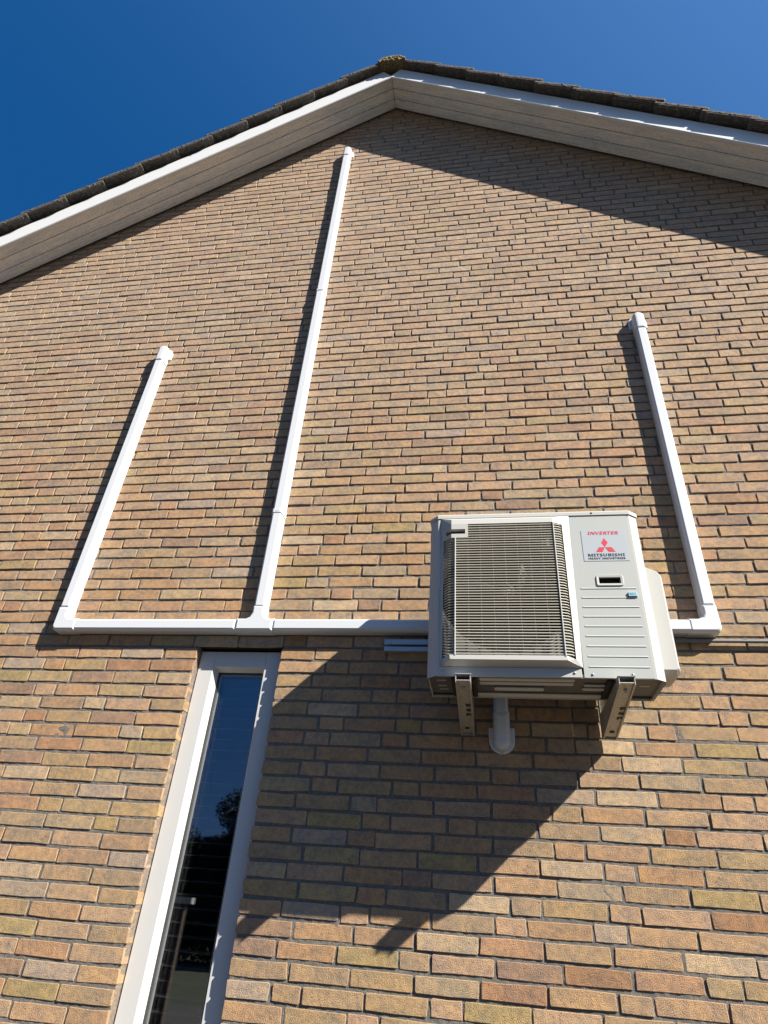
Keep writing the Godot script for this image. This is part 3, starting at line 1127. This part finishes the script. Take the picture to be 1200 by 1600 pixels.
# ---------------------------------------------------------------- outdoor unit
func make_unit() -> void:
	var ac := thing("outdoor_unit", "cream outdoor air conditioning unit on two brackets, round fan behind a wire grille", "air conditioner", Vector3(0.19, 2.29, 0.32))
	var o := -ac.position
	var g := geo()
	var y0 := 2.291
	var y1 := 2.962
	var zb := 0.195
	var zf := 0.45
	# ---- casing: left side, right corner, back, bottom (plan outline, upright sheets)
	g.xf.origin = o
	var plan := [Vector2(-0.178, zf), Vector2(-0.188, zf), Vector2(-0.219, 0.422), Vector2(-0.222, 0.40), Vector2(-0.222, zb)]
	strip(g, plan, y0, y1, Vector2(0.19, 0.30))
	put("side_panel", g, M.casing, ac)
	g = geo()
	g.xf.origin = o
	plan = [Vector2(0.558, zf - 0.0015), Vector2(0.566, zf - 0.0015), Vector2(0.598, 0.424), Vector2(0.601, 0.41), Vector2(0.601, zb)]
	strip(g, plan, y0, y1, Vector2(0.19, 0.30))
	put("side_panel", g, M.casing, ac)
	g = geo()
	g.xf.origin = o
	g.box(Vector3(-0.218, y0 + 0.01, zb + 0.002), Vector3(0.597, y1, zb + 0.020))
	put("coil_guard", g, M.coil, ac)
	# ---- lid
	g = geo()
	g.xf.origin = o
	var lid := PackedVector2Array([Vector2(-0.224, -zb), Vector2(-0.224, -0.424), Vector2(-0.190, -0.4535), Vector2(0.568, -0.4535), Vector2(0.603, -0.426), Vector2(0.603, -zb)])
	g.xf = Transform3D(Basis(Vector3(1, 0, 0), Vector3(0, 0, -1), Vector3(0, 1, 0)), o + Vector3(0, y1 - 0.003, 0))
	g.levels(lid, [[0.0, 0.0], [0.014, 0.0], [0.0195, 0.003], [0.021, 0.009]], true)
	put("lid", g, M.casing, ac)
	# ---- fan cover: frame round the grille
	g = geo()
	g.xf.origin = o
	var zg := 0.488
	# base sheet: strips round the opening
	g.box(Vector3(-0.180, y0 + 0.002, zf - 0.004), Vector3(0.320, 2.326, zf), 0.001)
	g.box(Vector3(-0.180, 2.3262, zf - 0.004), Vector3(-0.166, y1 - 0.004, zf), 0.001)
	# lower ledge: lit upper edge and sloping underside
	var lx := [-0.172, -0.138, 0.272, 0.322]
	var led := [Vector3(-0.170, 2.352, 0.452), Vector3(-0.136, 2.357, zg), Vector3(0.271, 2.357, zg), Vector3(0.324, 2.349, 0.452)]
	var und := [Vector3(-0.174, 2.327, 0.450), Vector3(-0.134, 2.3405, zg + 0.001), Vector3(0.273, 2.3405, zg + 0.001), Vector3(0.326, 2.327, 0.450)]
	for i in 3:
		g.face([led[i], led[i + 1], und[i + 1], und[i]], Vector3(-0.5 if i == 0 else (0.5 if i == 2 else 0.0), -0.1, 1))
	g.face([und[1], und[2], Vector3(0.322, 2.3265, 0.4502), Vector3(-0.172, 2.3265, 0.4502)], Vector3(0, -1, 0.3))
	g.face([led[0], led[1], led[2], led[3], Vector3(0.30, 2.349, 0.44), Vector3(-0.16, 2.349, 0.44)], Vector3(0, 1, 0))
	# right bevel, facing the service side
	g.face([Vector3(0.303, 2.350, 0.4735), Vector3(0.303, 2.905, 0.4735), Vector3(0.334, 2.938, 0.452), Vector3(0.325, 2.327, 0.4515)], Vector3(1, 0, 0.7))
	g.face([Vector3(0.303, 2.350, 0.4735), Vector3(0.303, 2.905, 0.4735), Vector3(0.303, 2.905, 0.455), Vector3(0.303, 2.350, 0.455)], Vector3(-1, 0, 0))
	g.face([Vector3(0.272, 2.341, zg), Vector3(0.303, 2.3505, 0.4735), Vector3(0.326, 2.327, 0.4505)], Vector3(0.6, 0.1, 1))
	# top band
	g.face([Vector3(-0.132, 2.9085, zg), Vector3(0.268, 2.9085, zg), Vector3(0.268, 2.932, zg - 0.004), Vector3(-0.132, 2.932, zg - 0.004)], Vector3(0, 0, 1))
	g.face([Vector3(-0.132, 2.932, zg - 0.004), Vector3(0.268, 2.932, zg - 0.004), Vector3(0.335, 2.9575, 0.4515), Vector3(-0.176, 2.9575, 0.4515)], Vector3(0, 1, 0.5))
	g.face([Vector3(0.268, 2.9085, zg), Vector3(0.303, 2.905, 0.4735), Vector3(0.334, 2.938, 0.452), Vector3(0.335, 2.9575, 0.4515), Vector3(0.268, 2.932, zg - 0.004)], Vector3(0.5, 0.2, 1))
	g.face([Vector3(-0.132, 2.9085, zg), Vector3(0.268, 2.9085, zg), Vector3(0.268, 2.9085, zg - 0.006), Vector3(-0.132, 2.9085, zg - 0.006)], Vector3(0, -1, 0))
	# left rounded edge
	g.face([Vector3(-0.132, 2.9085, zg), Vector3(-0.132, 2.932, zg - 0.004), Vector3(-0.176, 2.9575, 0.4515), Vector3(-0.172, 2.9085, 0.456)], Vector3(-0.7, 0.1, 1))
	g.face([Vector3(-0.1755, 2.327, 0.4512), Vector3(-0.1755, 2.957, 0.4512), Vector3(-0.164, 2.93, 0.461), Vector3(-0.164, 2.352, 0.461)], Vector3(-0.7, 0, 1))
	put("fan_cover", g, M.casing, ac)
	# corner block with a finger slot
	g = geo()
	g.xf.origin = o
	var bx := [-0.164, -0.132, -0.066]
	var bz := [0.461, zg, zg]
	for i in 2:
		var za: float = bz[i]
		var zc: float = bz[i + 1]
		var outw := Vector3(-0.8 if i == 0 else 0.0, 0, 1)
		var sx0: float = maxf(bx[i], -0.154)
		var sx1: float = minf(bx[i + 1], -0.077)
		var t0: float = inverse_lerp(bx[i], bx[i + 1], sx0)
		var t1: float = inverse_lerp(bx[i], bx[i + 1], sx1)
		var z0 := lerpf(za, zc, t0)
		var z1 := lerpf(za, zc, t1)
		g.face([Vector3(bx[i], 2.845, za), Vector3(bx[i + 1], 2.845, zc), Vector3(bx[i + 1], 2.863, zc), Vector3(bx[i], 2.863, za)], outw)
		g.face([Vector3(bx[i], 2.885, za), Vector3(bx[i + 1], 2.885, zc), Vector3(bx[i + 1], 2.909, zc), Vector3(bx[i], 2.909, za)], outw)
		if i == 0:
			g.face([Vector3(bx[i], 2.863, za), Vector3(sx0, 2.863, z0), Vector3(sx0, 2.885, z0), Vector3(bx[i], 2.885, za)], outw)
		else:
			g.face([Vector3(sx1, 2.863, z1), Vector3(bx[i + 1], 2.863, zc), Vector3(bx[i + 1], 2.885, zc), Vector3(sx1, 2.885, z1)], outw)
		g.face([Vector3(sx0, 2.863, z0), Vector3(sx1, 2.863, z1), Vector3(sx1, 2.863, z1 - 0.02), Vector3(sx0, 2.863, z0 - 0.02)], Vector3(0, 1, 0))
		g.face([Vector3(sx0, 2.885, z0), Vector3(sx1, 2.885, z1), Vector3(sx1, 2.885, z1 - 0.02), Vector3(sx0, 2.885, z0 - 0.02)], Vector3(0, -1, 0))
	g.face([Vector3(-0.132, 2.845, zg), Vector3(-0.066, 2.845, zg), Vector3(-0.066, 2.845, 0.455), Vector3(-0.164, 2.845, 0.455), Vector3(-0.164, 2.845, 0.461)], Vector3(0, -1, 0))
	g.face([Vector3(-0.066, 2.845, zg), Vector3(-0.066, 2.909, zg), Vector3(-0.066, 2.909, 0.455), Vector3(-0.066, 2.845, 0.455)], Vector3(1, 0, 0))
	put("corner_block", g, M.casing, ac)
	g = geo()
	g.xf.origin = o
	g.box(Vector3(-0.160, 2.855, 0.4405), Vector3(-0.070, 2.895, 0.443))
	put("slot_backing", g, M.dark, ac)
	# ---- wire grille
	g = geo()
	g.xf.origin = o
	var n := 49
	for i in n:
		var y := 2.3635 + i * (2.9015 - 2.3635) / (n - 1)
		var path := [Vector2(-0.164, 0.457), Vector2(-0.142, 0.478), Vector2(-0.118, 0.4865), Vector2(0.268, 0.4865), Vector2(0.290, 0.4800), Vector2(0.304, 0.466)]
		if y > 2.842:
			path = path.slice(2)
			path[0] = Vector2(-0.066, 0.4865)
		for k in path.size() - 1:
			wire(g, path[k], path[k + 1], y)
	put("fan_grille", g, M.grille, ac)
	g = geo()
	g.xf.origin = o
	for i in 8:
		var x := -0.066 + i * 0.0478
		g.box(Vector3(x - 0.0011, 2.357, 0.4790), Vector3(x + 0.0011, 2.908, 0.4822))
	put("grille_rib", g, M.grille, ac)
	for q in [[-0.1165, 2.846], [0.2675, 2.9085]]:
		g = geo()
		g.xf.origin = o
		g.box(Vector3(q[0] - 0.0021, 2.355, 0.484), Vector3(q[0] + 0.0021, q[1], 0.4905), 0.001)
		put("grille_bar", g, M.casing, ac)
	# ---- fan chamber
	g = geo()
	g.xf.origin = o
	var cx := 0.068
	var cy := 2.637
	var rad := 0.258
	var seg := 40
	var box := Rect2(-0.168, 2.335, 0.478, 0.585)
	for i in seg:
		var a0 := TAU * i / seg
		var a1 := TAU * (i + 1) / seg
		var e := []
		for a in [a0, a1]:
			var d := Vector2(cos(a), sin(a))
			var t := 9.0
			if absf(d.x) > 1e-6:
				t = minf(t, ((box.end.x if d.x > 0 else box.position.x) - cx) / d.x)
			if absf(d.y) > 1e-6:
				t = minf(t, ((box.end.y if d.y > 0 else box.position.y) - cy) / d.y)
			e.append([Vector3(cx + d.x * rad, cy + d.y * rad, 0.446), Vector3(cx + d.x * maxf(t, rad), cy + d.y * maxf(t, rad), 0.449), Vector3(cx + d.x * (rad - 0.012), cy + d.y * (rad - 0.012), 0.434), d])
		g.face([e[0][0], e[1][0], e[1][1], e[0][1]], Vector3(0, 0, 1))
		var dd := Vector3(-e[0][3].x, -e[0][3].y, 0)
		g.face([e[0][0], e[1][0], e[1][2], e[0][2]], dd + Vector3(0, 0, 0.5))
		g.face([e[0][2], e[1][2], e[1][2] - Vector3(0, 0, 0.07), e[0][2] - Vector3(0, 0, 0.07)], dd)
	put("fan_shroud", g, M.shroud, ac)
	g = geo()
	g.xf.origin = o
	g.box(Vector3(-0.20, 2.31, zb + 0.0205), Vector3(0.318, 2.95, zb + 0.035))
	g.box(Vector3(0.318, 2.31, zb + 0.0205), Vector3(0.3195, 2.95, 0.444))
	put("heat_exchanger", g, M.coil, ac)
	var fan := geo()
	fan.xf.origin = o
	fan.tube([Vector3(cx, cy, 0.36), Vector3(cx, cy, 0.415)], 0.045, 20)
	fan.dome(Vector3(cx, cy, 0.415), Vector3(0, 0, 1), 0.045, 0.012, 20)
	for b in 3:
		for j in 6:
			for i in 4:
				var q := []
				for w in [[i, j], [i + 1, j], [i + 1, j + 1], [i, j + 1]]:
					var rr: float = lerpf(0.042, 0.235, w[1] / 6.0)
					var an: float = TAU * b / 3.0 + 0.35 + (w[0] / 4.0 - 0.5) * lerpf(0.9, 1.15, w[1] / 6.0) + 0.35 * w[1] / 6.0
					q.append(Vector3(cx + cos(an) * rr, cy + sin(an) * rr, 0.375 + (w[0] / 4.0 - 0.5) * 0.055))
				fan.face(q, Vector3(0, 0, 1))
	put("fan", fan, M.blade, ac)
	# ---- service panel with louvre ridges and a grip
	g = geo()
	g.xf.origin = o
	var px0 := 0.3275
	var px1 := 0.5575
	var hx0 := 0.418
	var hx1 := 0.498
	var hy0 := 2.652
	var hy1 := 2.680
	for q in [[px0, y0 + 0.002, px1, hy0], [px0, hy1, px1, y1 - 0.003], [px0, hy0, hx0, hy1], [hx1, hy0, px1, hy1]]:
		g.face([Vector3(q[0], q[1], zf), Vector3(q[2], q[1], zf), Vector3(q[2], q[3], zf), Vector3(q[0], q[3], zf)], Vector3(0, 0, 1))
	g.face([Vector3(px0, y0 + 0.002, zf), Vector3(px0, y1 - 0.003, zf), Vector3(px0, y1 - 0.003, zf - 0.01), Vector3(px0, y0 + 0.002, zf - 0.01)], Vector3(-1, 0, 0))
	g.face([Vector3(px1, y0 + 0.002, zf), Vector3(px1, y1 - 0.003, zf), Vector3(px1, y1 - 0.003, zf - 0.01), Vector3(px1, y0 + 0.002, zf - 0.01)], Vector3(1, 0, 0))
	g.face([Vector3(px0, y0 + 0.002, zf), Vector3(px1, y0 + 0.002, zf), Vector3(px1, y0 + 0.002, zf - 0.012), Vector3(px0, y0 + 0.002, zf - 0.012)], Vector3(0, -1, 0))
	# walls of the grip
	g.face([Vector3(hx0, hy0, zf), Vector3(hx0, hy1, zf), Vector3(hx0, hy1, zf - 0.035), Vector3(hx0, hy0, zf - 0.035)], Vector3(1, 0, 0))
	g.face([Vector3(hx1, hy0, zf), Vector3(hx1, hy1, zf), Vector3(hx1, hy1, zf - 0.035), Vector3(hx1, hy0, zf - 0.035)], Vector3(-1, 0, 0))
	put("service_panel", g, M.casing_front, ac)
	g = geo()
	g.xf.origin = o
	g.box(Vector3(hx0 - 0.01, hy0 - 0.01, zf - 0.042), Vector3(hx1 + 0.01, hy1 + 0.03, zf - 0.036))
	g.box(Vector3(hx0, hy1 + 0.001, zf - 0.036), Vector3(hx1, hy1 + 0.003, zf - 0.003))
	g.box(Vector3(hx0, hy0 - 0.003, zf - 0.036), Vector3(hx1, hy0 - 0.001, zf - 0.003))
	put("grip_recess", g, M.dark, ac)
	g = geo()
	g.xf.origin = o
	var ring_o := rounded(hx0 - 0.0095, hy0 - 0.0095, hx1 + 0.0095, hy1 + 0.0095, 0.008)
	var ring_i := rounded(hx0 + 0.001, hy0 + 0.001, hx1 - 0.001, hy1 - 0.001, 0.003)
	for i in ring_o.size():
		var j := (i + 1) % ring_o.size()
		var a := ring_o[i]
		var b := ring_o[j]
		var c := ring_i[j]
		var d := ring_i[i]
		var mo := (a + b) / 2.0 - Vector2((hx0 + hx1) / 2, (hy0 + hy1) / 2)
		var ah := a.lerp(d, 0.25)
		var bh := b.lerp(c, 0.25)
		g.face([Vector3(a.x, a.y, zf), Vector3(b.x, b.y, zf), Vector3(bh.x, bh.y, zf + 0.004), Vector3(ah.x, ah.y, zf + 0.004)], Vector3(mo.x, mo.y, 0.02))
		g.face([Vector3(ah.x, ah.y, zf + 0.004), Vector3(bh.x, bh.y, zf + 0.004), Vector3(c.x, c.y, zf + 0.003), Vector3(d.x, d.y, zf + 0.003)], Vector3(0, 0, 1))
		g.face([Vector3(d.x, d.y, zf + 0.003), Vector3(c.x, c.y, zf + 0.003), Vector3(c.x, c.y, zf - 0.004), Vector3(d.x, d.y, zf - 0.004)], Vector3(-mo.x, -mo.y, 0))
	put("grip_frame", g, M.casing, ac)
	for i in 9:
		var y := 2.6325 - i * 0.0377
		var xa := 0.3495 - i * 0.0005
		g = geo()
		g.xf.origin = o
		var t := 0.0019
		g.face([Vector3(xa, y + 0.0045, zf + 0.0002), Vector3(0.5495, y + 0.0045, zf + 0.0002), Vector3(0.5475, y, zf + t), Vector3(xa + 0.002, y, zf + t)], Vector3(0, 0.3, 1))
		g.face([Vector3(xa + 0.002, y, zf + t), Vector3(0.5475, y, zf + t), Vector3(0.5475, y - 0.001, zf + 0.0002), Vector3(xa + 0.002, y - 0.001, zf + 0.0002)], Vector3(0, -1, 0))
		g.face([Vector3(xa, y + 0.0045, zf + 0.0002), Vector3(xa + 0.002, y, zf + t), Vector3(xa + 0.002, y - 0.001, zf + 0.0002)], Vector3(-1, 0, 0))
		g.face([Vector3(0.5495, y + 0.0045, zf + 0.0002), Vector3(0.5475, y, zf + t), Vector3(0.5475, y - 0.001, zf + 0.0002)], Vector3(1, 0, 0))
		put("louvre", g, M.casing_front, ac)
	# ---- name plate
	g = geo()
	g.xf.origin = o
	var lx0 := 0.3755
	var lx1 := 0.5425
	g.box(Vector3(lx0, 2.750, zf + 0.0004), Vector3(lx1, 2.888, zf + 0.0012))
	var plate := put("name_plate", g, M.plate, ac)
	var zt := zf + 0.0013
	var tx := [["INVERTER", 0.400, 2.868, 0.115, 0.0135, 0.22, M.red], ["MITSUBISHI", 0.3925, 2.7695, 0.135, 0.0125, 0.0, M.black], ["HEAVY INDUSTRIES", 0.3925, 2.7565, 0.135, 0.0085, 0.0, M.black]]
	for q in tx:
		var m := put_mesh("lettering", letters(q[0], q[3], q[4], q[5], q[6]), plate)
		m.position = o + Vector3(q[1], q[2], zt)
	# three diamonds meeting at a point
	var mid := Vector2(0.4595, 2.8105)
	for a in [90.0, 210.0, 330.0]:
		g = geo()
		var d1 := Vector2.from_angle(deg_to_rad(a))
		var s1 := Vector2.from_angle(deg_to_rad(a + 30.0)) * 0.0235
		var s2 := Vector2.from_angle(deg_to_rad(a - 30.0)) * 0.0235
		var p := PackedVector2Array([mid + d1 * 0.0012, mid + s2, mid + s1 + s2, mid + s1])
		g.xf.origin = o + Vector3(0, 0, zt)
		g.levels(p, [[0.0, 0.0], [0.0006, 0.0]])
		put("diamond", g, M.red, plate)
	g = geo()
	g.xf.origin = o
	g.box(Vector3(0.5165, 2.5995, zf + 0.0004), Vector3(0.5475, 2.6165, zf + 0.0065))
	var st := put("sticker", g, M.paleblue, ac)
	var r32 := put_mesh("lettering", letters("R32", 0.022, 0.010, 0.0, M.blue), st)
	r32.position = o + Vector3(0.5205, 2.603, zf + 0.0066)
	# ---- side cover over the valves
	g = geo()
	var so := PackedVector2Array([Vector2(0.590, 2.345), Vector2(0.664, 2.345), Vector2(0.680, 2.358), Vector2(0.680, 2.738), Vector2(0.664, 2.762), Vector2(0.590, 2.798)])
	g.xf.origin = o
	g.levels(so, [[0.205, 0.0], [0.325, 0.0], [0.352, 0.010], [0.357, 0.014]], true)
	put("side_cover", g, M.casing, ac)
	# ---- base pan seen from below
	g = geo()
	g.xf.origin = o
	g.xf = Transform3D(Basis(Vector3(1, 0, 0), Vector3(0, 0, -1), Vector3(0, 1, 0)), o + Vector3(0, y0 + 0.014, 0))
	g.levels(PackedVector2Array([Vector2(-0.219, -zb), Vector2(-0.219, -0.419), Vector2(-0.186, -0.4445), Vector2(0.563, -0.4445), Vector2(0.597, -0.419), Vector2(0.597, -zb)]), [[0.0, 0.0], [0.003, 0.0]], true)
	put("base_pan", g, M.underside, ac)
	g = geo()
	g.xf.origin = o
	g.box(Vector3(-0.184, y0 + 0.001, zf - 0.0075), Vector3(0.560, y0 + 0.014, zf - 0.0045))
	g.box(Vector3(-0.214, y0 + 0.002, zb + 0.003), Vector3(0.594, y0 + 0.014, zb + 0.006))
	g.box(Vector3(-0.217, y0 + 0.001, zb + 0.006), Vector3(-0.2145, y0 + 0.014, 0.40))
	g.box(Vector3(0.5945, y0 + 0.001, zb + 0.006), Vector3(0.597, y0 + 0.014, 0.41))
	put("base_rim", g, M.basepan, ac)
	for q in [[-0.035, 0.300, 0.392, 0.412], [-0.035, 0.300, 0.352, 0.372], [-0.045, 0.425, 0.206, 0.240], [0.335, 0.42, 0.300, 0.318], [0.335, 0.41, 0.345, 0.356], [0.02, 0.20, 0.285, 0.31]]:
		g = geo()
		g.xf.origin = o
		var z2: float = q[2]
		var z3: float = q[3]
		g.box(Vector3(q[0], y0 + 0.003, z2), Vector3(q[1], y0 + 0.0135, z3), 0.004)
		put("pressing", g, M.basepan, ac)
	for q in [-0.088, 0.456]:
		g = geo()
		g.xf.origin = o
		g.box(Vector3(q - 0.046, y0 - 0.0005, zb + 0.02), Vector3(q - 0.030, y0 + 0.0135, zf - 0.03), 0.002)
		g.box(Vector3(q + 0.030, y0 - 0.0005, zb + 0.02), Vector3(q + 0.046, y0 + 0.0135, zf - 0.03), 0.002)
		g.box(Vector3(q - 0.0295, y0 + 0.0035, zb + 0.02), Vector3(q + 0.0295, y0 + 0.0135, zf - 0.012), 0.002)
		put("foot", g, M.rubber, ac)
	g = geo()
	g.xf.origin = o
	g.box(Vector3(0.06, y0 + 0.010, 0.30), Vector3(0.11, y0 + 0.0136, 0.305))
	for q in [[-0.19, 0.36], [-0.19, 0.30], [-0.185, 0.26], [0.53, 0.33]]:
		g.box(Vector3(q[0], y0 + 0.0125, q[1]), Vector3(q[0] + 0.034, y0 + 0.0138, q[1] + 0.010))
	put("drain_slot", g, M.casing, ac)
	# ---- screws
	for q in [[0.356, 2.3045], [0.4885, 2.3055], [0.296, 2.309], [-0.158, 2.311]]:
		g = geo()
		g.xf.origin = o
		g.tube([Vector3(q[0], q[1], zf), Vector3(q[0], q[1], zf + 0.0012)], 0.0052, 12)
		g.dome(Vector3(q[0], q[1], zf + 0.0012), Vector3(0, 0, 1), 0.004, 0.003)
		put("screw", g, M.zinc, ac)
	g = geo()
	g.xf.origin = o
	g.dome(Vector3(0.425, y1 + 0.006, 0.4535), Vector3(0, 0, 1), 0.004, 0.003)
	put("screw", g, M.rubber, ac)


func rounded(x0: float, y0: float, x1: float, y1: float, r: float) -> PackedVector2Array:
	var p := PackedVector2Array()
	for q in [[x1 - r, y0 + r, -PI / 2], [x1 - r, y1 - r, 0.0], [x0 + r, y1 - r, PI / 2], [x0 + r, y0 + r, PI]]:
		for i in 5:
			var a: float = q[2] + PI / 2 * i / 4.0
			p.append(Vector2(q[0] + cos(a) * r, q[1] + sin(a) * r))
	return p

func strip(g: Geo, plan: Array, y0: float, y1: float, inside: Vector2) -> void:
	for i in plan.size() - 1:
		var a: Vector2 = plan[i]
		var b: Vector2 = plan[i + 1]
		var d := b - a
		var out := Vector2(d.y, -d.x)
		if out.dot((a + b) / 2.0 - inside) < 0.0:
			out = -out
		g.face([Vector3(a.x, y0, a.y), Vector3(b.x, y0, b.y), Vector3(b.x, y1, b.y), Vector3(a.x, y1, a.y)], Vector3(out.x, 0, out.y))

func wire(g: Geo, a: Vector2, b: Vector2, y: float) -> void:
	# one straight run of a grille wire: a flat blade whose front edge is rounded off
	var h := 0.0019
	var d := (b - a).normalized()
	var o2 := Vector2(-d.y, d.x) * (1.0 if d.x > 0 else -1.0)
	if o2.y < 0:
		o2 = -o2
	var o := Vector3(o2.x, 0, o2.y) * 0.0036
	var p := Vector3(a.x, y, a.y)
	var q := Vector3(b.x, y, b.y)
	var up := Vector3(0, h, 0)
	g.face([p + up * 0.6, q + up * 0.6, q - up * 0.6, p - up * 0.6], o)
	g.face([p + up * 0.6, q + up * 0.6, q + up - o * 0.3, p + up - o * 0.3], Vector3.UP)
	g.face([p + up - o * 0.3, q + up - o * 0.3, q + up - o, p + up - o], Vector3.UP)
	g.face([p - up * 0.6, q - up * 0.6, q - up - o * 0.3, p - up - o * 0.3], Vector3.DOWN)
	g.face([p - up - o * 0.3, q - up - o * 0.3, q - up - o, p - up - o], Vector3.DOWN)


# ---------------------------------------------------------------- what the window mirrors
func make_tree(label: String, at: Vector3, r: Vector3, trunk: float, leaves: int, category := "tree") -> void:
	var t := thing("garden_tree" if category == "tree" else "garden_hedge", label, category, at)
	var g := geo()
	if category == "tree":
		g.tube([Vector3.ZERO, Vector3(0.1, trunk * 0.5, 0)], 0.20, 9)
		g.tube([Vector3(0.1, trunk * 0.5, 0), Vector3(0.0, trunk + r.y * 0.7, 0.1)], 0.14, 9)
		for k in 6:
			var a := TAU * k / 6.0
			g.tube([Vector3(0.05, trunk * (0.7 + 0.08 * k), 0), Vector3(cos(a) * r.x * 0.6, trunk + r.y * (0.5 + 0.1 * k), sin(a) * r.z * 0.6)], 0.06, 6)
		put("trunk", g, M.bark, t)
	g = geo()
	var clumps := []
	for k in 46:
		var d := Vector3(rng.randfn(0, 1), rng.randfn(0, 1), rng.randfn(0, 1)).normalized()
		clumps.append([Vector3(0, trunk + r.y * 0.9, 0) + d * r * rng.randf_range(0.35, 0.95), rng.randf_range(0.22, 0.40)])
	for k in leaves:
		var c = clumps[rng.randi() % clumps.size()]
		var p: Vector3 = c[0] + Vector3(rng.randfn(0, 1), rng.randfn(0, 1), rng.randfn(0, 1)).normalized() * pow(rng.randf(), 0.4) * r * c[1] * 0.95
		if p.y < 0.05:
			p.y = rng.randf_range(0.05, 0.6)
		var u := Vector3(rng.randfn(0, 1), rng.randfn(0, 1), rng.randfn(0, 1)).normalized()
		var w := u.cross(Vector3(rng.randfn(0, 1), rng.randfn(0, 1), rng.randfn(0, 1))).normalized()
		var s := rng.randf_range(0.035, 0.075)
		g.face([p - u * s, p + w * s * 0.5, p + u * s, p - w * s * 0.5], u.cross(w))
	put("crown" if category == "tree" else "foliage", g, M.leaf, t)


func make_garden() -> void:
	make_tree("broad dark leafy tree mirrored in the window glass", Vector3(-7.4, 0, 21), Vector3(3.3, 2.35, 2.6), 0.9, 130000)
	make_tree("smaller dark tree standing behind the hedge, mirrored in the window", Vector3(-11.8, 0, 24), Vector3(2.6, 1.7, 2.4), 0.8, 40000)
	make_tree("dense dark hedge left of the broad tree, mirrored in the window", Vector3(-7.5, 0, 20), Vector3(9.0, 1.25, 1.0), 0.15, 80000, "hedge")
	var t := thing("garden_shelter", "brown timber post under a white board, mirrored low in the window", "shelter", Vector3(-5.0, 0, 8))
	var g := geo()
	g.box(Vector3(0.16, 0.0, -0.05), Vector3(0.26, 1.56, 0.05), 0.004)
	g.box(Vector3(-2.6, 0.0, -0.05), Vector3(-2.5, 1.56, 0.05), 0.004)
	put("post", g, M.wood, t)
	g = geo()
	g.box(Vector3(-2.8, 1.56, -0.06), Vector3(0.36, 1.645, 0.06), 0.004)
	put("beam", g, M.frame, t)
	g = geo()
	g.box(Vector3(-2.5, 0.05, 0.0), Vector3(0.16, 1.5, 0.02), 0.004)
	put("boarding", g, M.bark, t)
